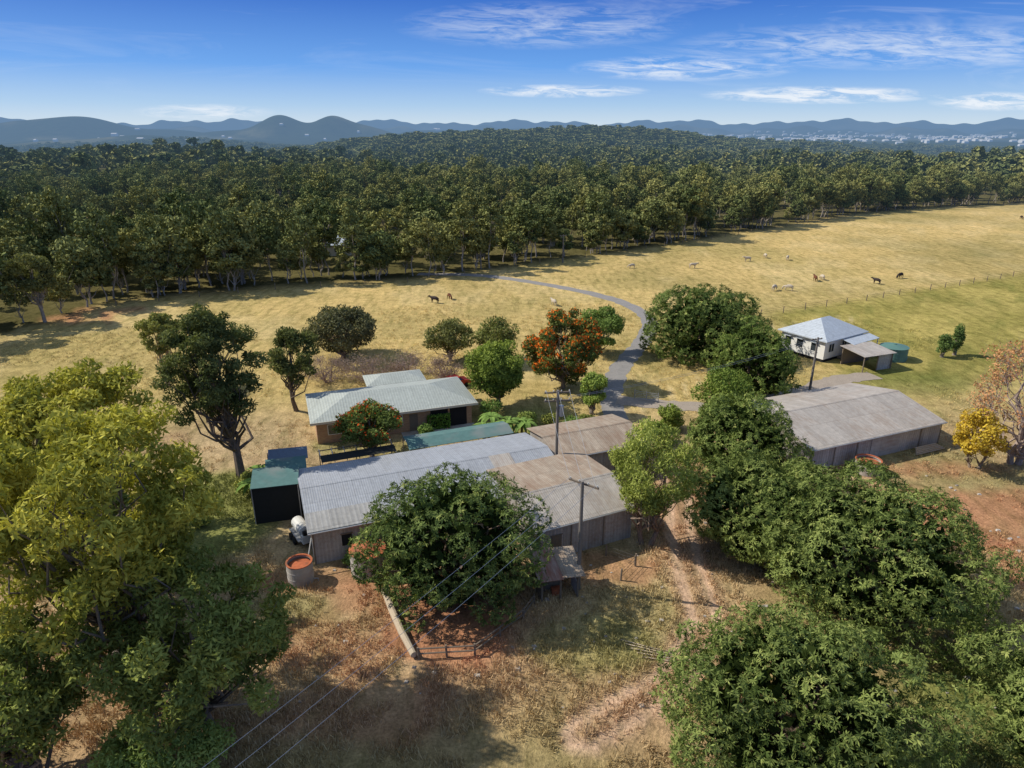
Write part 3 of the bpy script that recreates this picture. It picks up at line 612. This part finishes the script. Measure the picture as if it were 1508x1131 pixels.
def hip(name,x0,x1,y0,y1,z,zr,mat,p,oh=.6,th=.16):
    x0-=oh;x1+=oh;y0-=oh;y1+=oh; hw=(y1-y0)/2; ym=(y0+y1)/2
    V=[(x0,y0,z),(x1,y0,z),(x1,y1,z),(x0,y1,z),(x0+hw,ym,zr),(x1-hw,ym,zr),(x0,y0,z-th),(x1,y0,z-th),(x1,y1,z-th),(x0,y1,z-th)]
    F=[(0,1,5,4),(1,2,5),(2,3,4,5),(3,0,4),(6,7,1,0),(7,8,2,1),(8,9,3,2),(9,6,0,3),(9,8,7,6)]
    return mesh_obj(name,V,F,mat,p)
def window(p,a,b,z0,z1,y=-.02,fr=M_white,tag=''):
    box('window_glass'+tag,a,b,y-.01,y+.0,z0,z1,M_glass,p)
    for k,(c,d,e,f) in enumerate([(a-.07,b+.07,z1,z1+.07),(a-.07,b+.07,z0-.07,z0),(a-.07,a,z0+.002,z1-.002),(b,b+.07,z0+.002,z1-.002),((a+b)/2-.03,(a+b)/2+.03,z0+.002,z1-.002)]):
        box('window_frame%s_%d'%(tag,k),c,d,y-.04,y-.012,e,f,fr,p)
p=empty('brick_house',-20.9,66.6,0,R_(19))
box('walls',0,17.2,0,8.0,0,2.55,M_brick,p)
hip('roof',0,17.2,0,8.0,2.75,4.0,M_roofgreen,p)
box('fascia',-.64,17.84,-.66,-.605,2.52,2.78,M_cream,p)
for k,(a,b) in enumerate([(1.2,2.8),(4.6,6.4),(8,9.2)]): window(p,a,b,1.0,2.1,-.012,M_white,'_%d'%k)
box('door',10,10.95,-.04,-.004,0,2.1,M_timber,p); box('garage_opening',12.4,16.6,-.05,-.004,0,2.3,M_dark,p)
box('garage_post',14.4,14.6,-.12,-.055,0,2.4,M_brick,p); box('patio',9,17.4,-2.4,-.02,0,.08,M_conc,p)
hip('rear_wing_roof',7,13.5,9.2,12.6,2.7,3.3,M_roofgreen,p,.4); box('rear_wing_walls',7.2,13.3,8.61,12.4,0,2.5,M_brick,p)
p=empty('hedge',-9.3,70.0,0,R_(19)); 
hm=MB(); rgh=np.random.default_rng(4); q=rgh.uniform(0,1,(2600,3))*np.array([2.4,1.1,1.7]); fc=rgh.integers(0,5,2600)
q[fc==0,1]=0;q[fc==1,1]=1.1;q[fc==2,0]=0;q[fc==3,0]=2.4;q[fc==4,2]=1.7; q+=rgh.normal(size=q.shape)*.05
hm.leaves(q,unit(2600,rgh),unit(2600,rgh),.2,.12,lerpc((.06,.12,.02),(.16,.28,.05),rgh.random(2600)))
hm.tube([(1.2,.5,0),(1.2,.5,1.5)],[.4,.3],(.05,.06,.02)); o=link(bpy.data.objects.new('foliage',hm.mesh('foliage'))); o.parent=p
p=empty('white_cottage',45.1,93.9,0,R_(33))
box('stumps',.1,9.3,.1,7.2,0,.45,M_dark,p); box('walls',0,9.4,0,7.3,.45,3.2,M_white,p)
hip('roof',0,9.4,0,7.3,3.3,5.4,M_roofwhite,p,.5,.14)
slab('verandah_roof',[(3.4,-2.3,2.75),(9.9,-2.3,2.75),(9.9,-.52,3.1),(3.4,-.52,3.1)],.06,M_roofwhite,p)
for k,a in enumerate((3.6,6.6,9.7)): box('verandah_post_%d'%k,a,a+.1,-2.2,-2.1,0,2.65,M_white,p)
box('verandah_floor',3.4,9.8,-2.2,-.01,.1,.4,M_timber,p)
for k,(a,b) in enumerate([(1,2.2),(4.2,5.2),(7.2,8.6)]): window(p,a,b,1.4,2.6,-.012,M_white,'_%d'%k)
box('door',5.9,6.7,-.04,-.004,.45,2.5,M_timber,p)
for k,a in enumerate((1.2,3.6,5.6)):
    box('side_window_%d'%k,-.03,-.003,a,a+1,1.4,2.6,M_glass,p); box('side_window_sill_%d'%k,-.09,-.035,a-.1,a+1.1,1.3,1.38,M_white,p); box('window_hood_%d'%k,-.4,-.032,a-.1,a+1.1,2.68,2.74,M_roofwhite,p)
p=empty('carport',48.8,89.6,0,R_(20))
slab('roof',[(-.3,-.3,2.4),(5.5,-.3,2.4),(5.5,4.3,2.75),(-.3,4.3,2.75)],.07,M_rooflight,p)
for k,(a,b) in enumerate([(0,0),(5.1,0),(0,3.9),(5.1,3.9),(2.5,0)]): box('post_%d'%k,a,a+.12,b,b+.12,0,2.33,M_timber,p)
box('back_wall',.13,5.09,3.93,3.99,0,2.3,M_timber,p); box('side_wall',2.6,5.1,.13,.18,0,2.2,M_wallx,p)
def tank(name,x,y,r,h,mw,mt,rim=True,cone=0):
    p=empty(name,x,y)
    lathe('wall',[(r,0),(r,h*.33),(r+.02,h*.34),(r,h*.36),(r,h*.66),(r+.02,h*.67),(r,h*.69),(r,h),(r-.1,h),(r-.1,h-.14)],mw,p)
    if cone: lathe('roof',[(r+.05,h-.02),(r+.06,h+.02),(r*.5,h+cone*.6),(.25,h+cone),(.24,h+cone+.08),(.001,h+cone+.09)],mt,p)
    else:
        lathe('cover',[(r-.102,h-.3),(r*.6,h-.26),(.001,h-.24)],mt,p)
        lathe('rim',[(r+.02,h-.04),(r+.03,h+.03),(r-.11,h+.03),(r-.11,h-.04)],mt,p)
    tube('outlet_pipe',[(r-.02,0,.2),(r+.35,0,.2),(r+.35,0,0)],[.04,.04,.04],M_steel,p,6)
    return p
tank('concrete_water_tank',-15.9,43.0,.95,1.7,M_conc,M_rust); tank('concrete_water_tank',35.2,60.4,1.2,1.35,M_conc,M_rust)
tank('iron_water_tank',-11.0,44.2,1.35,2.0,M_wally,M_rust,cone=.35); tank('green_water_tank',56.2,95.8,1.9,1.9,M_gtank,M_gtank,cone=.35)
p=empty('tank_trailer',-17.4,48.6,0,R_(35))
box('deck',-.7,.7,-1.2,1.2,.5,.6,M_steel,p)
tube('tank_body',[(0,-1.1,1.15),(0,-1.0,1.15),(0,1.0,1.15),(0,1.1,1.15)],[.3,.52,.52,.3],M_plastic,p,16)
box('pump_box',-.5,.5,-1.75,-1.25,.55,1.2,M_plastic,p); tube('hose_reel',[(-.35,-1.5,1.4),(.35,-1.5,1.4)],[.2,.2],M_dark,p,12)
for k,(a,b) in enumerate([(-.8,-.4),(.8,-.4),(-.8,.4),(.8,.4)]): tube('wheel_%d'%k,[(a-.1,b,.32),(a+.1,b,.32)],[.32,.32],M_tyre,p,14)
tube('drawbar',[(0,1.2,.55),(0,2.2,.45)],[.05,.04],M_steel,p,6)
def car(name,x,y,rot,mat):
    p=empty(name,x,y,0,rot)
    pr=[(-2.1,.35),(-2.15,.85),(-1.9,1.0),(-1.3,1.05),(-.8,1.48),(.55,1.5),(1.15,1.02),(1.95,.9),(2.15,.6),(2.1,.35)]
    n=len(pr); V=[]
    for s_ in (-1,1):
        for a,b in pr: V.append((a,s_*(.86 if b<1.1 else .68),b))
    F=[tuple(range(n))[::-1],tuple(range(n,2*n))]+[(i,(i+1)%n,(i+1)%n+n,i+n) for i in range(n)]
    mesh_obj('body',V,F,mat,p)
    for s_ in(-1,1):
        V=[(-1.1,s_*.84,1.1),(.9,s_*.84,1.1),(.5,s_*.71,1.43),(-.75,s_*.71,1.43)]; mesh_obj('side_window',V,[(0,1,2,3)],M_glass,p)
        for a in(-1.35,1.35): tube('wheel',[(a,s_*.7,.33),(a,s_*.9,.33)],[.33,.33],M_tyre,p,14)
    mesh_obj('windscreen',[(.66,-.66,1.45),(.66,.66,1.45),(1.16,.8,1.06),(1.16,-.8,1.06)],[(0,1,2,3)],M_glass,p)
car('parked_car',-7.6,84,.6,M_red)
def pole(x,y,h,rot,name='utility_pole',arm=2.4,arms=1):
    p=empty(name,x,y,0,rot); tube('post',[(0,0,-.2),(0,0,h)],[.17,.12],M_pole,p,10)
    for a in range(arms):
        z=h-.35-a*.8; box('crossarm_%d'%a,-arm/2,arm/2,.13,.24,z,z+.13,M_timber,p)
        for k in range(4):
            xx=-arm/2+.12+k*(arm-.24)/3; tube('insulator_%d_%d'%(a,k),[(xx,.18,z+.13),(xx,.18,z+.2),(xx,.18,z+.3)],[.03,.06,.03],M_plastic,p,8)
    tube('brace',[(-.6,.26,h-.3),(0,.2,h-.95)],[.02,.02],M_steel,p,5)
    return p
ra=math.atan2(-.59,.8)
pole(4.9,42.0,9,ra); pa=pole(4.1,56.7,10.1,R_(8),arms=2)
tube('transformer',[(.35,0,7.6),(.35,0,8.6)],[.22,.22],M_steel,pa,12)
pole(38.2,81.7,7.5,.3,arm=1.6); pole(12.8,172,7,.4,arm=1.8); pole(-7.5,164,7,.4,arm=1.8); pole(-27,-2,9,ra)
def wires(name,a,ra_,b,rb_,n,w,sag=.9):
    p=empty(name,0,0)
    for k in range(n):
        o=(k/(n-1)-.5)*w
        A=np.array(a)+np.array([math.cos(ra_)*o,math.sin(ra_)*o,0]); B=np.array(b)+np.array([math.cos(rb_)*o,math.sin(rb_)*o,0])
        pts=[A+(B-A)*u-np.array([0,0,sag*4*u*(1-u)]) for u in np.linspace(0,1,24)]
        tube('wire_%d'%k,pts,[.013]*24,M_steel,p,4)
wires('power_line',(4.9,42,8.95),ra,(-27,-2,8.95),ra,3,2.1,.8)
wires('power_line',(4.9,42,8.95),ra,(4.1,56.7,10.05),R_(8),3,2.1,.2)
wires('power_line',(4.1,56.7,9.3),R_(8),(38.2,81.7,7.4),.3,2,1.2,.7)
def fence(name,P,h=1.15,rails=3,gap=2.5,mat=M_timber,wire=False):
    p=empty(name,0,0); k=0
    for (a,b) in zip(P[:-1],P[1:]):
        a=np.array(a,float);b=np.array(b,float); L=np.linalg.norm(b-a); n=max(1,int(L/gap)); 
        for i in range(n+1):
            c=a+(b-a)*i/n; hh=h*random.uniform(.9,1.15); tube('post_%d'%k,[(c[0],c[1],-.1),(c[0]+random.uniform(-.05,.05),c[1],hh)],[.08,.07],mat,p,6); k+=1
        for r in range(rails):
            z=h*(r+1)/(rails+.3); rr_=.012 if wire else .055
            tube('rail_%d'%k,[(a[0],a[1],z),(b[0],b[1],z)],[rr_,rr_],M_wire if wire else mat,p,5); k+=1
fence('timber_yard_fence',[(-6.0,34.9),(-2.4,35.2),(.8,38.7),(1.6,40.3)],.9,2,1.8)
fence('wire_fence',[(45,120),(70,132),(119,157),(240,225)],1.2,3,5,wire=True)
fence('wire_fence',[(-76,128),(-50,142),(-23,149),(13,175),(50,202),(133,271),(245,338)],1.2,3,7,wire=True)
fence('wire_fence',[(7.5,46.2),(9.6,44.8),(8.2,43)],1.0,3,1.5,wire=True)
p=empty('retaining_log',-9.3,41.4); tube('log',[(0,0,.35),(.9,-2.2,.33),(1.9,-4.4,.36),(3.0,-6.5,.3)],[.27,.26,.25,.22],M_paletimber,p,10)
for k,u in enumerate((.02,.35,.68,.98)): tube('stake_%d'%k,[(3*u+.3,-6.5*u,0),(3*u+.3,-6.5*u,.7)],[.06,.06],M_timber,p,6)
p=empty('farm_gate',15.4,79.8,0,R_(-25))
for k in range(5): tube('bar_%d'%k,[(0,0,.25+.22*k),(3,0,.25+.22*k)],[.025,.025],M_steel,p,6)
for k,a in enumerate((0,1.5,3)): tube('upright_%d'%k,[(a,.03,0 if a!=1.5 else .25),(a,.03,1.3)],[.05,.05],M_steel,p,6)
p=empty('fallen_branches',9.2,36.6)
for k in range(5): tube('stick_%d'%k,[(k*.3-2,-.4*k,.05),(k*.3,-.9-.3*k,.14),(k*.3+1.6,-1.3-.2*k,.06)],[.05,.04,.02],M_paletimber,p,5)
# small stones and debris, one mesh
V=[];F=[]; rs=np.random.default_rng(12)
for k in range(260):
    x=rs.uniform(-14,44); y=rs.uniform(30,60)
    if blocked(np.array([x]),np.array([y]))[0]: continue
    s=rs.uniform(.05,.16); b0=len(V); q=unit(8,rs)*.25
    for i,(a,b,c_) in enumerate([(-1,-1,0),(1,-1,0),(1,1,0),(-1,1,0),(-.7,-.6,1),(.6,-.7,1),(.7,.6,1),(-.6,.7,1)]): V.append((x+(a+q[i,0])*s*rs.uniform(.8,1.5),y+(b+q[i,1])*s,(c_*.8+q[i,2]*.3)*s-.01))
    F+=[tuple(b0+i for i in f) for f in BF]
mesh_obj('stones',V,F,M_conc)
def cow_mesh(graze):
    nk=[(.95,0,1.0),(1.22,0,.58),(1.36,0,.2)] if graze else [(.95,0,1.28),(1.25,0,1.45),(1.6,0,1.22)]
    V=[(-.1,0,1.08),(-.75,0,1.15),(.55,0,1.08)]+nk; Rr=[.37,.29,.35,.2,.14,.085]
    E=[(0,1),(0,2),(2,3),(3,4),(4,5)]
    def ad(v,r,par): V.append(v);Rr.append(r);E.append((par,len(V)-1)); return len(V)-1
    for s_ in(-1,1):
        a=ad((-.7,s_*.2,.85),.16,1);a=ad((-.88,s_*.2,.5),.07,a);a=ad((-.8,s_*.2,.08),.055,a);ad((-.76,s_*.2,0),.06,a)
        a=ad((.5,s_*.2,.78),.13,2);a=ad((.53,s_*.19,.42),.07,a);a=ad((.5,s_*.19,.07),.05,a);ad((.54,s_*.19,0),.055,a)
        ad((V[4][0]-.05,s_*.24,V[4][2]+.02),.045,4)
    a=ad((-1.05,0,1.12),.045,1);ad((-1.1,0,.55),.035,a)
    me=bpy.data.meshes.new('c'); me.from_pydata(V,E,[]); o=link(bpy.data.objects.new('c',me))
    sk=o.modifiers.new('s','SKIN'); o.modifiers.new('u','SUBSURF').levels=1
    for i,r in enumerate(Rr): me.skin_vertices[0].data[i].radius=(r,r)
    me.skin_vertices[0].data[0].use_root=True
    dg=bpy.context.evaluated_depsgraph_get(); nm=bpy.data.meshes.new_from_object(o.evaluated_get(dg))
    bpy.data.objects.remove(o); 
    for q in nm.polygons: q.use_smooth=True
    return nm
CM=[cow_mesh(False),cow_mesh(True)]
CL={'w':M_hide_w,'b':M_hide_b,'k':M_hide_k}; CMM={}
for g_ in(0,1):
    for c_ in CL:
        q=CM[g_].copy(); q.name='cow'; q.materials.clear(); q.materials.append(CL[c_]); CMM[g_,c_]=q
cows=[(-15.1,130,'k'),(-12.4,133,'b'),(66.3,179,'w'),(67.4,150.2,'b'),(69.5,151.5,'w'),(54.9,140.7,'w'),(79.6,147.4,'k'),(87.8,153.1,'k'),(57.8,140.7,'w'),(60,174,'w'),
 (29,165,'w'),(43.5,133.5,'w'),(43.9,165,'w'),(71,176,'w'),(190,260,'k'),(8,128,'w')]
for i,(x,y,c_) in enumerate(cows):
    place('cow',CMM[i%3!=0 and 1 or 0,c_],x,y,random.uniform(0,6.28),random.uniform(.8,.95))
def farmhouse(x,y,rot,s=1,roof=M_roofwhite):
    z=float(hgt(x,y)); p=empty('distant_farmhouse',x,y,z,rot)
    box('walls',0,12*s,0,8*s,-1,2.8*s,M_cream,p); hip('roof',0,12*s,0,8*s,2.9*s,5*s,roof,p)
    for k in range(3): box('window_%d'%k,1.5*s+k*3.5*s,3*s+k*3.5*s,-.03,-.004,1*s,2.2*s,M_glass,p)
for x,y,r in [(-52,181,.2),(-66,476,.1),(-48,486,.4),(45,522,0),(92,402,.3),(-72,205,.5)]: farmhouse(x,y,r)
V=[];F=[]
rt=np.random.default_rng(8)
for k in range(460):
    az=R_(rt.uniform(12,38)) if k<390 else R_(rt.uniform(-36,0)); d=rt.uniform(3600,7800); x=d*math.sin(az);y=d*math.cos(az);z=float(hgt(x,y))
    w=rt.uniform(5,17);l=rt.uniform(6,12);h=rt.uniform(6,12); b0=len(V)
    V+=[(x-w,y-l,z),(x+w,y-l,z),(x+w,y+l,z),(x-w,y+l,z),(x-w,y-l,z+h),(x+w,y-l,z+h),(x+w,y+l,z+h),(x-w,y+l,z+h),(x-w,y,z+h+4),(x+w,y,z+h+4)]
    F+=[tuple(b0+i for i in f) for f in [(0,1,5,4),(1,2,6,5),(2,3,7,6),(3,0,4,7),(4,5,9,8),(6,7,8,9),(5,6,9),(7,4,8)]]
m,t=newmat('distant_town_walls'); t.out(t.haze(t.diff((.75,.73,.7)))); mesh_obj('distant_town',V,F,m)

# ------------------------------------------------------------------ sky, sun
w=bpy.data.worlds.new('World'); scene.world=w; w.use_nodes=True; t=NT(w.node_tree)
try: w.cycles.sampling_method='MANUAL'; w.cycles.sample_map_resolution=256
except Exception as e_: print(e_)
EL=42; AZ=-78.5
sky=t.n('ShaderNodeTexSky',sky_type='NISHITA',sun_disc=False); sky.sun_elevation=R_(EL); sky.sun_rotation=R_(AZ); sky.altitude=100; sky.air_density=1; sky.dust_density=.6; sky.ozone_density=2
tc=t.n('ShaderNodeTexCoord').outputs['Generated']; sx=t.n('ShaderNodeSeparateXYZ'); t.set(sx.inputs[0],tc)
X_,Y_,Z_=sx.outputs
rp=t.ramp(Z_,[(0,(6.6,7.9,9.0)),(.028,(4.0,6.2,9.0)),(.075,(1.15,3.6,8.8)),(.16,(.1,1.25,6.0)),(.4,(1.3,2.3,5.2)),(.8,(3.0,3.8,5.2))])
c=t.mix(.87,sky.outputs[0],rp)
tt=t.m('DIVIDE',X_,Y_); ss=t.m('DIVIDE',Z_,Y_)
cb=t.n('ShaderNodeCombineXYZ'); t.set(cb.inputs[0],tt); t.set(cb.inputs[1],t.m('ADD',ss,t.m('MULTIPLY',tt,.03)))
nA=t.noise(t.mapping(cb.outputs[0],(15,110,1)),1,5,.7,.8); nB=t.noise(t.mapping(cb.outputs[0],(2.2,20,1),(3,1,0),(0,0,-.12)),1,5,.68,1.2)
tot=None
for (a,b,wa,wb,g_) in [(.07,.046,.12,.009,1.2),(.42,.041,.17,.012,1.3),(.23,.074,.16,.017,.8),(.66,.033,.1,.013,1.3),(-.42,.02,.1,.011,.8),(.5,.1,.3,.03,.5),(.04,.125,.2,.03,.4)]:
    e=t.m('ADD',t.m('POWER',t.m('ABSOLUTE',t.m('DIVIDE',t.m('SUBTRACT',tt,a),wa)),2.0),t.m('POWER',t.m('ABSOLUTE',t.m('DIVIDE',t.m('SUBTRACT',ss,b),wb)),2.0))
    e=t.m('MULTIPLY',t.m('MAXIMUM',t.m('SUBTRACT',1.0,e),0.0),g_); tot=e if tot is None else t.m('MAXIMUM',tot,e)
cl=t.m('MULTIPLY',tot,t.ramp(nA,[(.40,0.),(.62,1.)]))
wis=t.m('MULTIPLY',t.m('MULTIPLY',t.ramp(nB,[(.52,0.),(.8,.42)]),t.ramp(ss,[(.03,0.),(.08,1.)])),t.ramp(tt,[(0.,.35),(.4,1.)]))
cf=t.m('MINIMUM',t.m('ADD',cl,wis),.9)
c=t.mix(cf,c,(8.6,9.1,9.7))
bg=t.n('ShaderNodeBackground'); t.set(bg.inputs[0],c); bg.inputs[1].default_value=.1
o=t.n('ShaderNodeOutputWorld'); w.node_tree.links.new(bg.outputs[0],o.inputs[0])
ld=bpy.data.lights.new('sun','SUN'); ld.energy=5.0; ld.angle=R_(.5); ld.color=(1,.93,.81)
lo=link(bpy.data.objects.new('sun',ld)); sd=Vector((math.sin(R_(AZ))*math.cos(R_(EL)),math.cos(R_(AZ))*math.cos(R_(EL)),math.sin(R_(EL))))
lo.rotation_euler=(-sd).to_track_quat('-Z','Y').to_euler(); lo.location=(-60,20,80)
cd=bpy.data.cameras.new('camera'); cam=link(bpy.data.objects.new('camera',cd)); cam.location=(0,0,32)
cam.rotation_euler=(R_(90-20.6),0,0); cd.sensor_width=36; cd.lens=36*1005/1508; cd.clip_end=100000; cd.clip_start=.5
scene.camera=cam
scene.view_settings.view_transform='Standard'; scene.view_settings.look='None'; scene.view_settings.exposure=0
